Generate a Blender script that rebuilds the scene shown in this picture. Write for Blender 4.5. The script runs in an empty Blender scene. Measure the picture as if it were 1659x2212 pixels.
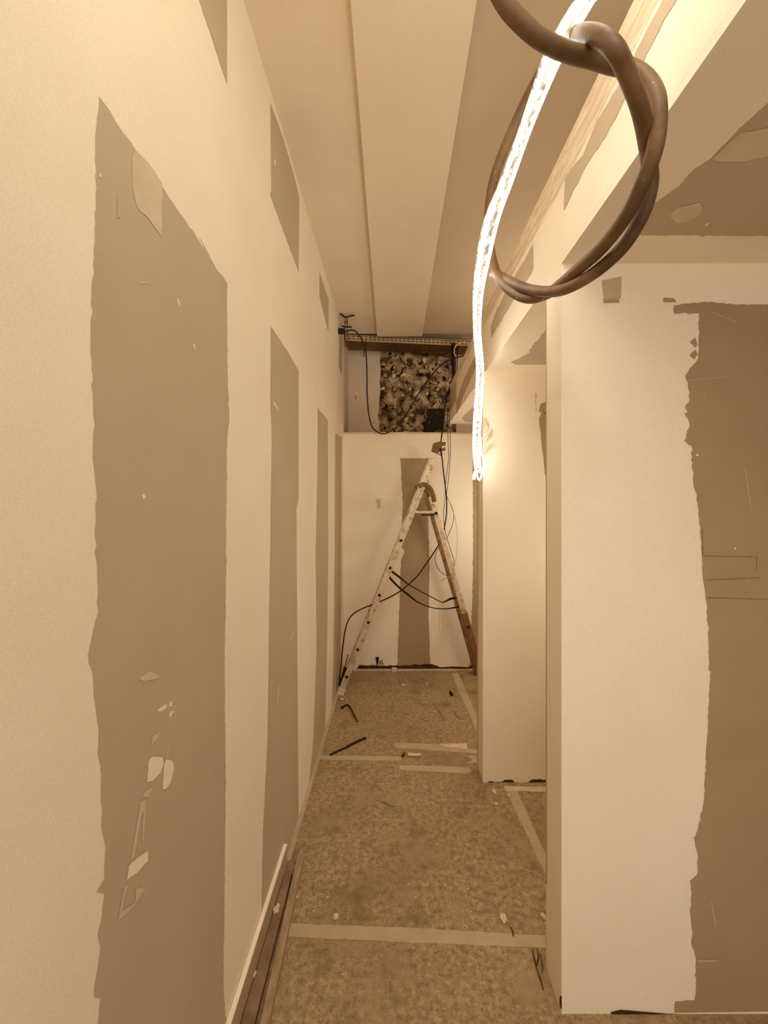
import bpy, math, random
from mathutils import Vector, Matrix, noise
random.seed(7)
S = bpy.context.scene
C = S.collection
F = 850.0; VX = 851.0; VY = 1085.0; CH = 1.65           # focal length in px, vanishing point, eye height

# ------------------------------------------------------------------ camera
cam_d = bpy.data.cameras.new('camera'); cam = bpy.data.objects.new('camera', cam_d); C.objects.link(cam)
cam_d.sensor_fit = 'VERTICAL'; cam_d.sensor_height = 36.0; cam_d.sensor_width = 27.0
cam_d.lens = F / 2212 * 36.0
cam_d.shift_x = -(VX - 829.5) / 2212; cam_d.shift_y = -(1106 - VY) / 2212
cam_d.clip_start = 0.05
cam.location = (0, 0, CH); cam.rotation_euler = (math.pi / 2, 0, 0)
S.camera = cam

# ------------------------------------------------------------------ light
W = bpy.data.worlds.new('world'); S.world = W; W.use_nodes = True
bg = W.node_tree.nodes['Background']; bg.inputs[0].default_value = (1, .975, .87, 1); bg.inputs[1].default_value = 1.0
LED_POWER = 13.0
fill = bpy.data.lights.new('overhead_fill', 'AREA'); fill.shape = 'DISK'; fill.size = 0.7; fill.energy = 12; fill.color = (1, .975, .87)  # unseen fill light added overhead to brighten corridor and floor
wo = bpy.data.objects.new('overhead_fill', fill); C.objects.link(wo)
wo.location = (0.02, .1, 3.2); wo.rotation_euler = (math.radians(38), 0, 0)
for lp, en, sz_ in (((1.15, 3.15, 1.5), 12, .2), ((1.3, 1.86, 1.4), 5, .2), ((1.25, 2.9, 2.75), 7, .15)):      # added unseen fill lights: two in the alcoves, one above the side ceiling
    al = bpy.data.lights.new('side_fill', 'POINT'); al.energy = en; al.shadow_soft_size = sz_; al.color = (1, .975, .87)
    ao = bpy.data.objects.new('side_fill', al); C.objects.link(ao); ao.location = lp
S.view_settings.view_transform = 'Standard'; S.view_settings.look = 'None'
S.view_settings.gamma = 1; S.view_settings.use_curve_mapping = False
S.view_settings.exposure = 0.48
S.cycles.max_bounces = 10; S.cycles.diffuse_bounces = 6

# ------------------------------------------------------------------ materials
def lin(c):
    return tuple(((v / 255) / 12.92 if v / 255 <= .04045 else ((v / 255 + .055) / 1.055) ** 2.4) for v in c)
def mat(name, c1, c2=None, scale=8.0, rough=.85, metal=0.0, detail=6.0, bump=0.0, bscale=None, ramp=(.35, .65), stretch=None, spots=None, fine=0.0, spec=.3):
    m = bpy.data.materials.new(name); m.use_nodes = True
    nt = m.node_tree; N = nt.nodes; L = nt.links; b = N['Principled BSDF']
    b.inputs['Roughness'].default_value = rough; b.inputs['Metallic'].default_value = metal
    b.inputs['Specular IOR Level'].default_value = spec
    tc = N.new('ShaderNodeTexCoord'); mp = N.new('ShaderNodeMapping'); L.new(tc.outputs['Object'], mp.inputs[0])
    if stretch: mp.inputs['Scale'].default_value = stretch
    a = lin(c1) + (1,); e = lin(c2 or c1) + (1,)
    n = N.new('ShaderNodeTexNoise'); n.inputs['Scale'].default_value = scale; n.inputs['Detail'].default_value = detail
    n.inputs['Roughness'].default_value = .6
    L.new(mp.outputs[0], n.inputs['Vector'])
    r = N.new('ShaderNodeValToRGB'); r.color_ramp.elements[0].position = ramp[0]; r.color_ramp.elements[1].position = ramp[1]
    r.color_ramp.elements[0].color = a; r.color_ramp.elements[1].color = e
    L.new(n.outputs['Fac'], r.inputs[0]); col = r.outputs[0]
    for sp in (spots or []):                       # (colour, scale, threshold lo, hi)
        n2 = N.new('ShaderNodeTexNoise'); n2.inputs['Scale'].default_value = sp[1]; n2.inputs['Detail'].default_value = 4
        L.new(mp.outputs[0], n2.inputs['Vector'])
        r2 = N.new('ShaderNodeValToRGB'); r2.color_ramp.elements[0].position = sp[2]; r2.color_ramp.elements[1].position = sp[3]
        L.new(n2.outputs['Fac'], r2.inputs[0])
        mx = N.new('ShaderNodeMix'); mx.data_type = 'RGBA'; L.new(r2.outputs[0], mx.inputs[0])
        L.new(col, mx.inputs[6]); mx.inputs[7].default_value = lin(sp[0]) + (1,); col = mx.outputs[2]
    if fine:
        n3 = N.new('ShaderNodeTexNoise'); n3.inputs['Scale'].default_value = 420; n3.inputs['Detail'].default_value = 2
        L.new(tc.outputs['Object'], n3.inputs['Vector'])
        mr = N.new('ShaderNodeMapRange'); mr.inputs[1].default_value = .3; mr.inputs[2].default_value = .7
        mr.inputs[3].default_value = 1 - fine; mr.inputs[4].default_value = 1 + fine
        L.new(n3.outputs['Fac'], mr.inputs[0])
        vm = N.new('ShaderNodeVectorMath'); vm.operation = 'SCALE'; L.new(col, vm.inputs[0]); L.new(mr.outputs[0], vm.inputs[3])
        col = vm.outputs[0]
    L.new(col, b.inputs['Base Color'])
    if bump:
        n4 = N.new('ShaderNodeTexNoise'); n4.inputs['Scale'].default_value = bscale or scale * 2; n4.inputs['Detail'].default_value = 6
        L.new(mp.outputs[0], n4.inputs['Vector'])
        bp = N.new('ShaderNodeBump'); bp.inputs['Strength'].default_value = bump; bp.inputs['Distance'].default_value = .01
        L.new(n4.outputs['Fac'], bp.inputs['Height']); L.new(bp.outputs[0], b.inputs['Normal'])
    return m
M = {}
M['plaster'] = mat('joint_plaster', (238, 220, 194), (243, 227, 203), 2.5, .8, fine=.06, bump=.05, bscale=6, ramp=(.3, .7))
M['ceil'] = mat('ceiling_plaster', (226, 206, 178), (231, 213, 187), 2.0, .8, fine=.06, ramp=(.3, .7))
M['board'] = mat('raw_board', (186, 165, 136), (192, 172, 144), 3.0, .75, fine=.07, ramp=(.3, .7))
M['boarddark'] = mat('raw_board_brown', (162, 135, 101), (171, 144, 110), 3.0, .75, fine=.07, ramp=(.3, .7))
M['ceilboard'] = mat('raw_ceiling_board', (196, 174, 145), (206, 185, 157), 1.5, .75, fine=.06, ramp=(.35, .65))
M['putty'] = mat('thin_putty', (204, 182, 152), (214, 194, 164), 14, .8, fine=.06)
M['putty2'] = mat('thin_grey_putty', (186, 160, 126), (196, 170, 137), 14, .8, fine=.06)
M['skim'] = mat('streaky_skim', (206, 182, 148), (232, 212, 182), 9, .8, stretch=(1, 1, 7), ramp=(.38, .62), fine=.06)
M['oldplaster'] = mat('old_plaster', (214, 192, 162), (222, 202, 174), 5, .9, spots=[((140, 105, 66), 10, .66, .74)], bump=.1)
M['rubble'] = mat('rough_masonry', (96, 66, 36), (206, 178, 140), 11, .95, detail=12, bump=1.0, bscale=18, ramp=(.42, .62), spots=[((40, 24, 10), 17, .56, .62), ((236, 212, 178), 15, .63, .66), ((60, 38, 18), 44, .60, .66)])
M['floor'] = mat('floor_sheet', (144, 116, 82), (190, 162, 126), 42, .75, detail=14, bump=.45, bscale=30, ramp=(.34, .66),
                 spots=[((150, 122, 88), 3.0, .50, .80), ((108, 82, 51), 110, .58, .78), ((216, 191, 156), 130, .62, .80), ((134, 106, 74), 9, .54, .80), ((176, 148, 113), 6, .56, .74)], fine=.14, spec=.2)
M['floordark'] = mat('floor_subfloor', (86, 58, 30), (104, 72, 40), 8, .8)
M['tape'] = mat('adhesive_tape', (188, 163, 130), (198, 174, 141), 12, .6, fine=.05)
M['tapelight'] = mat('paper_tape', (206, 182, 150), (220, 198, 166), 30, .7)
M['wood'] = mat('sawn_wood', (152, 126, 94), (184, 158, 124), 10, .8, stretch=(6, 1, 6), bump=.15, bscale=30)
M['wooddirty'] = mat('dirty_plank', (122, 94, 62), (160, 132, 98), 7, .85, bump=.2, bscale=20, spots=[((160, 128, 90), 14, .64, .72)])
M['woodpale'] = mat('plaster_smeared_wood', (120, 88, 52), (188, 155, 114), 16, .8, stretch=(3, 1, 3), ramp=(.45, .6))
M['skirtface'] = mat('skirting_face', (172, 147, 115), (182, 157, 125), 5, .7)
M['skirttop'] = mat('skirting_white_edge', (255, 244, 224), (252, 240, 218), 8, .5)
M['alu'] = mat('dirty_aluminium', (214, 190, 158), (160, 130, 96), 22, .42, .4, ramp=(.5, .68), spots=[((240, 215, 180), 40, .62, .68)])
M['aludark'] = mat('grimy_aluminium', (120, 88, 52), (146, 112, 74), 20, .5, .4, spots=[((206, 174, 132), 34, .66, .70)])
M['plastic'] = mat('brown_plastic', (112, 80, 46), (128, 94, 58), 30, .55)
M['tray'] = mat('galvanised_steel', (206, 176, 136), (186, 154, 114), 8, .4, .35)
M['steeldark'] = mat('dull_steel', (118, 84, 48), (96, 64, 32), 14, .5, .4)
M['slot'] = mat('slot_dark', (46, 28, 12), None, 5, .9)
M['black'] = mat('black_plastic', (22, 13, 6), (30, 18, 9), 30, .5, spec=.35)
M['blackhole'] = mat('black_box', (20, 11, 5), (44, 27, 12), 30, .8, spots=[((120, 88, 52), 16, .60, .64)])
M['cable'] = mat('rubber_cable', (98, 70, 42), (126, 95, 63), 9, .55, spec=.35, ramp=(.35, .65), spots=[((206, 176, 138), 60, .69, .74), ((78, 52, 29), 7, .52, .72)], bump=.12, bscale=60, detail=8)
M['whitebit'] = mat('white_scrap', (235, 208, 170), (215, 184, 144), 30, .7)
M['wirebrown'] = mat('thin_brown_wire', (84, 55, 28), None, 10, .5)
M['wirepale'] = mat('thin_pale_wire', (205, 172, 128), None, 10, .5)
M['pencil'] = mat('pencil_line', (128, 100, 68), None, 10, .9)
M['gap'] = mat('painted_gap_shade', (52, 32, 14), (80, 52, 26), 30, .9)  # shade of the open gaps at wall feet, painted as flat dark patches
def emis(name, col, s):
    m = bpy.data.materials.new(name); m.use_nodes = True; b = m.node_tree.nodes['Principled BSDF']
    b.inputs['Base Color'].default_value = (.12, .09, .06, 1); b.inputs['Specular IOR Level'].default_value = .2
    b.inputs['Emission Color'].default_value = col + (1,); b.inputs['Emission Strength'].default_value = s
    return m
M['led'] = emis('led_strip_glow', (1, .975, .87), LED_POWER)
def sleeve_mat():
    m = emis('led_sleeve_glow', (1, .86, .66), 1.0)
    nt = m.node_tree; N = nt.nodes; L = nt.links; b = N['Principled BSDF']
    tc = N.new('ShaderNodeTexCoord'); v = N.new('ShaderNodeTexNoise'); v.inputs['Scale'].default_value = 60; v.inputs['Detail'].default_value = 8
    L.new(tc.outputs['Object'], v.inputs['Vector'])
    r = N.new('ShaderNodeMapRange'); r.inputs[1].default_value = .38; r.inputs[2].default_value = .6; r.inputs[3].default_value = .3; r.inputs[4].default_value = 1.1
    L.new(v.outputs['Fac'], r.inputs[0]); L.new(r.outputs[0], b.inputs['Emission Strength'])
    return m
M['sleeve'] = sleeve_mat()

# ------------------------------------------------------------------ mesh helpers
def P(px, py, Y): return Vector(((px - VX) / F * Y, Y, CH + (VY - py) / F * Y))
def onX(px, py, X):                                   # a point of a wall plane x = X
    Y = X * F / (px - VX); return (Y, CH + (VY - py) / F * Y)
def onZ(px, py, z):
    Y = (CH - z) * F / (py - VY); return ((px - VX) / F * Y, Y)
class MB:
    def __init__(s): s.v = []; s.f = []; s.m = []; s.sm = []
    def add(s, vs, fs, m=0, smooth=False):
        o = len(s.v); s.v += [Vector(v) for v in vs]
        for f in fs: s.f.append([o + i for i in f]); s.m.append(m); s.sm.append(smooth)
        return s
    def box(s, x0, x1, y0, y1, z0, z1, m=0):
        return s.add([(x, y, z) for z in (z0, z1) for (x, y) in ((x0, y0), (x1, y0), (x1, y1), (x0, y1))],
                     [(3, 2, 1, 0), (4, 5, 6, 7), (0, 1, 5, 4), (1, 2, 6, 5), (2, 3, 7, 6), (3, 0, 4, 7)], m)
    def bar(s, a, b, w, d, side=Vector((0, 1, 0)), m=0, bev=.0):   # bar a->b, d along 'side', w across
        a = Vector(a); b = Vector(b); t = (b - a).normalized(); n = t.cross(side).normalized(); sd = n.cross(t).normalized()
        c = bev
        prof = [(-w/2+c, -d/2), (w/2-c, -d/2), (w/2, -d/2+c), (w/2, d/2-c), (w/2-c, d/2), (-w/2+c, d/2), (-w/2, d/2-c), (-w/2, -d/2+c)] if c else [(-w/2, -d/2), (w/2, -d/2), (w/2, d/2), (-w/2, d/2)]
        k = len(prof)
        vs = [p + n * u + sd * v for p in (a, b) for (u, v) in prof]
        fs = [(i, (i + 1) % k, k + (i + 1) % k, k + i) for i in range(k)] + [tuple(range(k))[::-1], tuple(range(k, 2 * k))]
        return s.add(vs, fs, m)
    def tube(s, pts, r, seg=10, m=0, sub=8, ribbon=None):
        pts = [Vector(p) for p in pts]
        rr = r if isinstance(r, (list, tuple)) else [r] * len(pts)
        q = []; R = []
        n = len(pts)
        for i in range(n - 1):
            p0 = pts[max(i - 1, 0)]; p1 = pts[i]; p2 = pts[i + 1]; p3 = pts[min(i + 2, n - 1)]
            for k in range(sub):
                t = k / sub
                q.append(.5 * ((2 * p1) + (p2 - p0) * t + (2 * p0 - 5 * p1 + 4 * p2 - p3) * t * t + (3 * p1 - p0 - 3 * p2 + p3) * t ** 3))
                R.append(rr[i] * (1 - t) + rr[i + 1] * t)
        q.append(pts[-1]); R.append(rr[-1])
        up = Vector((.13, .9, .2)); vs = []; fs = []
        prev = None
        for i, p in enumerate(q):
            t = (q[min(i + 1, len(q) - 1)] - q[max(i - 1, 0)]).normalized()
            nrm = (prev - t * prev.dot(t)) if prev is not None else (up - t * up.dot(t))
            nrm.normalize(); prev = nrm; b = t.cross(nrm)
            for k in range(seg):
                a = 2 * math.pi * (k + .5) / seg
                if ribbon: vs.append(p + nrm * math.cos(a) * R[i] * ribbon + b * math.sin(a) * R[i])
                else: vs.append(p + nrm * math.cos(a) * R[i] + b * math.sin(a) * R[i])
        for i in range(len(q) - 1):
            for k in range(seg):
                fs.append((i * seg + k, i * seg + (k + 1) % seg, (i + 1) * seg + (k + 1) % seg, (i + 1) * seg + k))
        s.add(vs, fs, m, True)
        o = (len(q) - 1) * seg
        s.add([vs[k] for k in range(seg)], [tuple(range(seg))[::-1]], m); s.add([vs[o + k] for k in range(seg)], [tuple(range(seg))], m)
        return s
    def lump(s, c, r, m=0, squash=(1, 1, .5), seed=0, rough=.35):
        vs = []; fs = []; A = 10; B = 6
        for j in range(B + 1):
            for i in range(A):
                th = math.pi * j / B; ph = 2 * math.pi * i / A
                d = Vector((math.sin(th) * math.cos(ph), math.sin(th) * math.sin(ph), math.cos(th)))
                k = r * (1 + rough * 2 * noise.noise(d * 1.7 + Vector((seed * 3.1, seed, 0))))
                vs.append(Vector(c) + Vector((d.x * k * squash[0], d.y * k * squash[1], d.z * k * squash[2])))
        for j in range(B):
            for i in range(A):
                fs.append((j * A + i, (j + 1) * A + i, (j + 1) * A + (i + 1) % A, j * A + (i + 1) % A))
        return s.add(vs, fs, m)
def build(name, mb, mats, parent=None, origin=None):
    if not isinstance(mats, (list, tuple)): mats = [mats]
    if parent is not None:
        o0 = Vector(parent['_w'])
    elif origin is not None: o0 = Vector(origin)
    else:
        xs = [v.x for v in mb.v]; ys = [v.y for v in mb.v]; zs = [v.z for v in mb.v]
        o0 = Vector(((min(xs) + max(xs)) / 2, (min(ys) + max(ys)) / 2, min(zs)))
    me = bpy.data.meshes.new(name); me.from_pydata([v - o0 for v in mb.v], [], mb.f)
    for mm in mats: me.materials.append(M[mm])
    for p, k, sm in zip(me.polygons, mb.m, mb.sm): p.material_index = k; p.use_smooth = sm
    me.update()
    o = bpy.data.objects.new(name, me); C.objects.link(o)
    o['_w'] = tuple(o0)
    if parent is not None: o.parent = parent
    else: o.location = o0
    return o
def tag(o, label, cat, group=None):
    o['label'] = label; o['category'] = cat
    if group: o['group'] = group
    return o
def struct(o, label, cat='wall'):
    o['kind'] = 'structure'; o['label'] = label; o['category'] = cat; return o
def empty(name, loc, label, cat, group=None):
    o = bpy.data.objects.new(name, None); C.objects.link(o); o.location = loc; o['_w'] = tuple(loc); o.empty_display_size = .1
    return tag(o, label, cat, group)
def rag(poly, amp, step, skip=()):
    """break the edges of a 2-D outline into small irregular steps (trowel edge)"""
    out = []; n = len(poly)
    for i in range(n):
        a = Vector(poly[i]); b = Vector(poly[(i + 1) % n]); out.append(tuple(a))
        if i in skip: continue
        L = (b - a).length; k = int(L / step)
        if k < 2: continue
        d = (b - a) / L; nn = Vector((-d.y, d.x))
        for j in range(1, k):
            out.append(tuple(a + (b - a) * ((j + random.uniform(-.3, .3)) / k) + nn * random.gauss(0, amp)))
    return out
def patchX(mb, X, poly, m, off, amp=0, step=.02, skip=()):          # outline (Y,z) laid on a plane x = X
    p = rag(poly, amp, step, skip) if amp else poly
    mb.add([(X + off, y, max(z, .001)) for y, z in p], [tuple(range(len(p)))], m)
def patchY(mb, Y, poly, m, off, amp=0, step=.02, skip=()):          # outline (x,z) laid on a plane y = Y
    p = rag(poly, amp, step, skip) if amp else poly
    mb.add([(x, Y + off, max(z, .001)) for x, z in p], [tuple(range(len(p)))], m)
def patchZ(mb, Z, poly, m, off, amp=0, step=.02, skip=()):
    p = rag(poly, amp, step, skip) if amp else poly
    mb.add([(x, y, Z + off) for x, y in p], [tuple(range(len(p)))], m)

# ------------------------------------------------------------------ main planes
XL = -.497; XB = .54; XR = 2.0; YN = -1.2
Y1, Y1b = 1.269, 1.397; Y2, Y2b = 2.318, 2.475; YF = 3.874; YK = 4.30
ZS = 2.42; ZB = 2.78; ZC = 3.31; ZL = CH + (VY - 937) / F * YF
def LW(px, py): return onX(px, py, XL)
def Yw(Y): return lambda px, py: ((px - VX) / F * Y, CH + (VY - py) / F * Y)

# ------------------------------------------------------------------ structure
b = MB(); b.box(XL - .12, XR, YN, YK + .1, -.12, 0)
struct(build('floor', b, 'floor'), 'brown scuffed floor covered in protective sheets', 'floor')

b = MB(); b.box(XL - .1, XR, YN, YF, ZC, ZC + .05, 0)
patchZ(b, ZC, [(.262, YN + .01), (XR - .01, YN + .01), (XR - .01, YF - .002), (.262, YF - .002)], 1, -.001)
struct(build('ceiling', b, ['ceil', 'ceilboard']), 'smooth plaster ceiling above the corridor', 'ceiling')
b = MB()
b.add([(-.118, YN, z) for z in (ZC - .035, ZC)] + [(-.164, YF - .02, z) for z in (ZC - .035, ZC)] + [(.275, YF - .02, z) for z in (ZC - .035, ZC)] + [(.262, YN, z) for z in (ZC - .035, ZC)],
      [(0, 1, 3, 2), (2, 3, 5, 4), (4, 5, 7, 6), (6, 7, 1, 0), (0, 2, 4, 6)])
struct(build('trim_1', b, 'ceil'), 'shallow dropped strip running along the ceiling', 'ceiling strip')
b = MB(); b.box(XL - .1, XR, YF, YK + .1, 3.62, 3.7)
b.box(XL - .1, XR, YF - .01, YF + .01, ZC + .005, 3.62)
struct(build('ceiling_recess', b, 'ceilboard'), 'rough ceiling over the open recess at the end', 'ceiling')

# left wall with joints and bare board panels
b = MB(); b.box(XL - .1, XL, YN, YF + .02, 0, ZC)
O = .0008
p1 = [(213, 208), (205, 300), (206, 480), (200, 600), (195, 690), (198, 780), (202, 900), (200, 990), (208, 1060), (205, 1160), (210, 1250), (213, 1320),
      (190, 1411), (200, 1455), (202, 1503), (213, 1576), (211, 1628), (218, 1686), (218, 1785), (226, 1818), (226, 1896), (208, 1927), (226, 1930), (220, 1980),
      (211, 2017), (215, 2061), (206, 2116), (204, 2153), (217, 2156), (209, 2240), (212, 2500), (190, 2900), (185, 3240)]
p1 = [LW(*q) for q in p1]
p1 += [LW(*q) for q in [(495, 2400), (491, 2230), (483, 2150), (483, 2060), (487, 1700), (485, 1450), (488, 1200), (490, 960), (495, 900), (491, 800), (490, 610), (455, 562), (430, 520)]]
patchX(b, XL, p1, 1, O, .0016, .012, skip=(32,))
patchX(b, XL, [LW(*q) for q in [(585, 705), (584, 850), (587, 950), (582, 1300), (578, 1600), (568, 1800), (565, 1960), (566, 2060), (640, 1835), (645, 1790), (642, 1400), (640, 1100), (645, 1080), (645, 800), (620, 757)]], 1, O, .0012, .02)
patchX(b, XL, [LW(*q) for q in [(686, 880), (686, 1000), (682, 1200), (684, 1400), (677, 1600), (667, 1700), (680, 1700), (702, 1590), (706, 1400), (709, 1200), (708, 908)]], 1, O, .002, .04)
patchX(b, XL, [LW(*q) for q in [(724, 935), (723, 1200), (721, 1400), (716, 1570), (734, 1500), (737, 1300), (738, 945)]], 1, O, .002, .04)
# upper panels between horizontal joint and ceiling joint
patchX(b, XL, [LW(*q) for q in [(490, 182), (490, -60), (360, -390), (300, -390), (352, -250), (420, -28), (452, 65)]], 1, O, .0015, .02)
patchX(b, XL, [LW(*q) for q in [(584, 222), (586, 410), (583, 420), (645, 588), (646, 425), (635, 380), (612, 300)]], 1, O, .001, .03)
patchX(b, XL, [LW(*q) for q in [(690, 588), (690, 640), (709, 716), (710, 648)]], 1, O, .002, .04)
patchX(b, XL, [LW(*q) for q in [(734.5, 690), (731, 790), (738, 812), (741, 740)]], 1, O, .002, .04)
# putty patches and smears on the first panel
for poly, k in [([(289, 322), (284, 345), (284, 400), (292, 440), (299, 455), (318, 470), (346, 510), (348, 495), (349, 395), (320, 352)], 2),
                ([(320, 1478), (297, 1466), (320, 1451), (336, 1456), (348, 1463), (330, 1468), (312, 1470)], 2),
                ([(337, 1537), (342, 1530), (359, 1521), (357, 1530), (346, 1537)], 0), ([(363, 1526), (364, 1518), (371, 1513), (370, 1526)], 0),
                ([(364, 1545), (366, 1537), (377, 1534), (371, 1541), (367, 1550)], 0),
                ([(316, 1690), (319, 1645), (327, 1635), (350, 1636), (352, 1650), (346, 1668), (330, 1685)], 0),
                ([(350, 1705), (353, 1650), (357, 1640), (372, 1645), (375, 1660), (367, 1690), (357, 1704)], 0),
                ([(358, 1640), (359, 1618), (363, 1610), (362, 1636)], 2), ([(325, 1610), (328, 1590), (344, 1582), (338, 1596)], 2),
                ([(272, 1902), (277, 1870), (300, 1850), (318, 1838), (318, 1860), (296, 1884)], 0),
                ([(280, 1862), (292, 1790), (302, 1730), (314, 1728), (312, 1745), (304, 1760), (296, 1800), (288, 1850)], 2),
                ([(305, 1815), (308, 1752), (314, 1745), (309, 1820)], 2), ([(304, 1722), (312, 1708), (330, 1700), (318, 1722)], 2),
                ([(254, 1988), (262, 1935), (269, 1912), (274, 1915), (264, 1955), (262, 1968), (290, 1950), (293, 1915), (297, 1920), (314, 1916), (290, 1955), (262, 1982)], 2),
                ([(305, 1070), (310, 1066), (313, 1074), (308, 1078)], 0), ([(381, 646), (384, 645), (388, 665), (385, 662)], 0),
                ([(212, 374), (216, 374), (218, 384), (214, 382)], 0), ([(430, 508), (474, 592), (468, 586), (432, 516)], 0),
                ([(416, 745), (419, 740), (421, 760)], 0), ([(303, 612), (306, 608), (322, 609), (331, 620), (320, 612)], 2),
                ([(589, 870), (592, 868), (604, 890), (600, 886)], 0), ([(623, 1384), (631, 1362), (634, 1366), (628, 1384)], 2),
                ([(592, 345), (594, 342), (595, 356), (592, 356)], 0), ([(596, 1520), (600, 1482), (603, 1480), (600, 1520)], 2),
                ([(251, 420), (256, 418), (258, 470), (252, 470)], 1)]:
    patchX(b, XL, [LW(*q) for q in poly], k, 2 * O, .0006, .008)
struct(build('wall_left', b, ['plaster', 'board', 'putty']), 'long left wall with vertical plaster joints between bare boards')

# far wall (lower) and the old wall behind the recess
g = Yw(YF)
b = MB(); b.box(XL - .1, XR, YF, YF + .09, 0, ZL)
patchY(b, YF, [g(*q) for q in [(865, 990), (870, 1090), (866, 1180), (874, 1190), (866, 1212), (862, 1330), (858, 1445), (930, 1445), (926, 1330), (928, 1230), (925, 1120), (926, 990)]], 1, -.001, .002, .02)
patchY(b, YF, [g(*q) for q in [(1021, 985), (1022, 1200), (1020, 1300), (1014, 1445), (1080, 1445), (1080, 985)]], 1, -.001, .002, .02)
patchY(b, YF, [g(*q) for q in [(768, 1447), (776, 1436), (850, 1438), (931, 1434), (950, 1441), (985, 1440), (1010, 1441), (1040, 1430), (1040, 1447)]], 2, -.0015, .003, .03)
patchY(b, YF, [g(*q) for q in [(818, 1436), (818, 1426), (827, 1426), (829, 1436)]], 1, -.002)
patchY(b, YF, [g(*q) for q in [(811, 1080), (822, 1076), (823, 1096), (816, 1100)]], 3, -.001, .002, .02)
struct(build('wall_far', b, ['plaster', 'boarddark', 'gap', 'putty']), 'plastered end wall with bare board stripe behind the ladder')
b = MB(); b.box(XL - .02, XB + .3, YF - .012, YF + .1, ZL, ZL + .012)
struct(build('trim_2', b, 'tray'), 'thin metal track capping the end wall', 'metal track')

g = Yw(YK)
b = MB(); b.box(XL - .1, XR, YK, YK + .1, 0, 3.62)
b.box(XL - .06, XL, YF + .02, YK, 0, 3.62)
# rough masonry opened up in the plaster: displaced grid
nx, nz = 60, 70
(x0, z1) = g(822, 760); (x1, z0) = g(985, 950)
vs = []; fs = []
for j in range(nz + 1):
    for i in range(nx + 1):
        u = i / nx; v = j / nz
        edge = .028 * noise.noise(Vector((v * 6, 3.3, 0))) + .05 * (1 - v) * 0 - .03 * (v < .6) * 0
        x = x0 + (x1 - x0) * u + (edge - .02 * (1 - v)) * (1 - u)
        z = z0 + (z1 - z0) * v + (.02 * noise.noise(Vector((u * 6, 9.3, 0)))) * v
        d = .018 + .03 * noise.noise(Vector((x * 9, z * 9, 1))) + .02 * noise.noise(Vector((x * 26, z * 26, 4)))
        k = min(u, 1 - u, v * 2, 1 - v) * 12; d *= min(1, k)
        vs.append((x, YK - .003 - max(0, d), z))
for j in range(nz):
    for i in range(nx):
        a = j * (nx + 1) + i; fs.append((a, a + 1, a + nx + 2, a + nx + 1))
b.add(vs, fs, 1, True)
struct(build('wall_back', b, ['oldplaster', 'rubble']), 'old wall with rough broken masonry above the end wall')

# bulkhead: fascia with side ceilings
b = MB(); b.box(XB, XB + .025, YN, YF, ZS + .0205, ZB)
fx = lambda px, py: onX(px, py, XB)
def fz(Y, H): return (Y, CH + H)
patchX(b, XB, [(YN + .02, ZB - .002), (3.85, ZB - .002), (3.85, ZB - .07), (2.6, ZB - .06), (1.9, ZB - .09), (1.3, ZB - .115), (.6, ZB - .105), (YN + .02, ZB - .1)], 3, -.0004, .002, .03)
patchX(b, XB, [fz(YN + .02, 1.02), fz(.75, 1.01), fz(.95, 1.0), fz(1.05, 1.015), fz(1.12, .99), fz(1.18, 1.01), fz(1.24, 1.018), fz(1.25, .925), fz(1.1, .945), fz(1.0, .93), fz(.8, .96), fz(YN + .02, .97)], 1, -.001, .002, .02)
patchX(b, XB, [fx(*q) for q in [(1152, 527), (1152, 582), (1108, 652), (1061, 731), (1060, 706), (1075, 665), (1085, 645)]], 1, -.001, .003, .03)
patchX(b, XB, [fx(*q) for q in [(1028, 765), (1028, 795), (1001, 855), (987, 895), (985, 870), (1000, 825)]], 1, -.001, .003, .03)
patchX(b, XB, [(3.4, ZB - .08), (3.86, ZB - .04), (3.86, ZS + .1), (3.4, ZS + .12)], 1, -.001, .003, .03)
struct(build('wall_bulkhead', b, ['plaster', 'board', 'putty', 'skim']), 'plastered bulkhead fascia along the right of the corridor')
b = MB(); b.box(XB, XR, YN, YF, ZS, ZS + .02)
b.f = b.f; 
def sz(px, py): return onZ(px, py, ZS)
patchZ(b, ZS, [sz(*q) for q in [(1392, 458), (1470, 400), (1500, 365), (1533, 345), (1600, 275), (1659, 222), (1800, 60), (2100, -300)]] + [(XR - .01, .45), (XR - .01, 1.14), (.85, 1.135)] + [sz(1400, 508), sz(1380, 507)], 1, -.001, .002, .02)
patchZ(b, ZS, [(.69, 2.05), (.66, 1.42), (.75, 1.41), (XR - .01, 1.41), (XR - .01, 2.2), (.68, 2.2), (.64, 2.16)], 1, -.001, .004, .03)
patchZ(b, ZS, [(.66, 2.6), (XR - .01, 2.6), (XR - .01, 3.78), (.68, 3.76), (.62, 3.6)], 1, -.001, .004, .03)
patchZ(b, ZS, [sz(*q) for q in [(1452, 472), (1449, 462), (1462, 448), (1512, 436), (1518, 446), (1512, 462), (1490, 476), (1462, 482)]], 2, -.002, .0008, .01)
patchZ(b, ZS, [sz(*q) for q in [(1535, 345), (1600, 285), (1700, 268), (1700, 320), (1650, 338), (1600, 348)]], 2, -.002, .0012, .01)
patchZ(b, ZS, [sz(*q) for q in [(1522, 485), (1530, 479), (1532, 481), (1526, 487)]], 0, -.002)
struct(build('ceiling_side', b, ['plaster', 'board', 'putty']), 'low side ceiling of bare board with plastered edges', 'ceiling')

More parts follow.
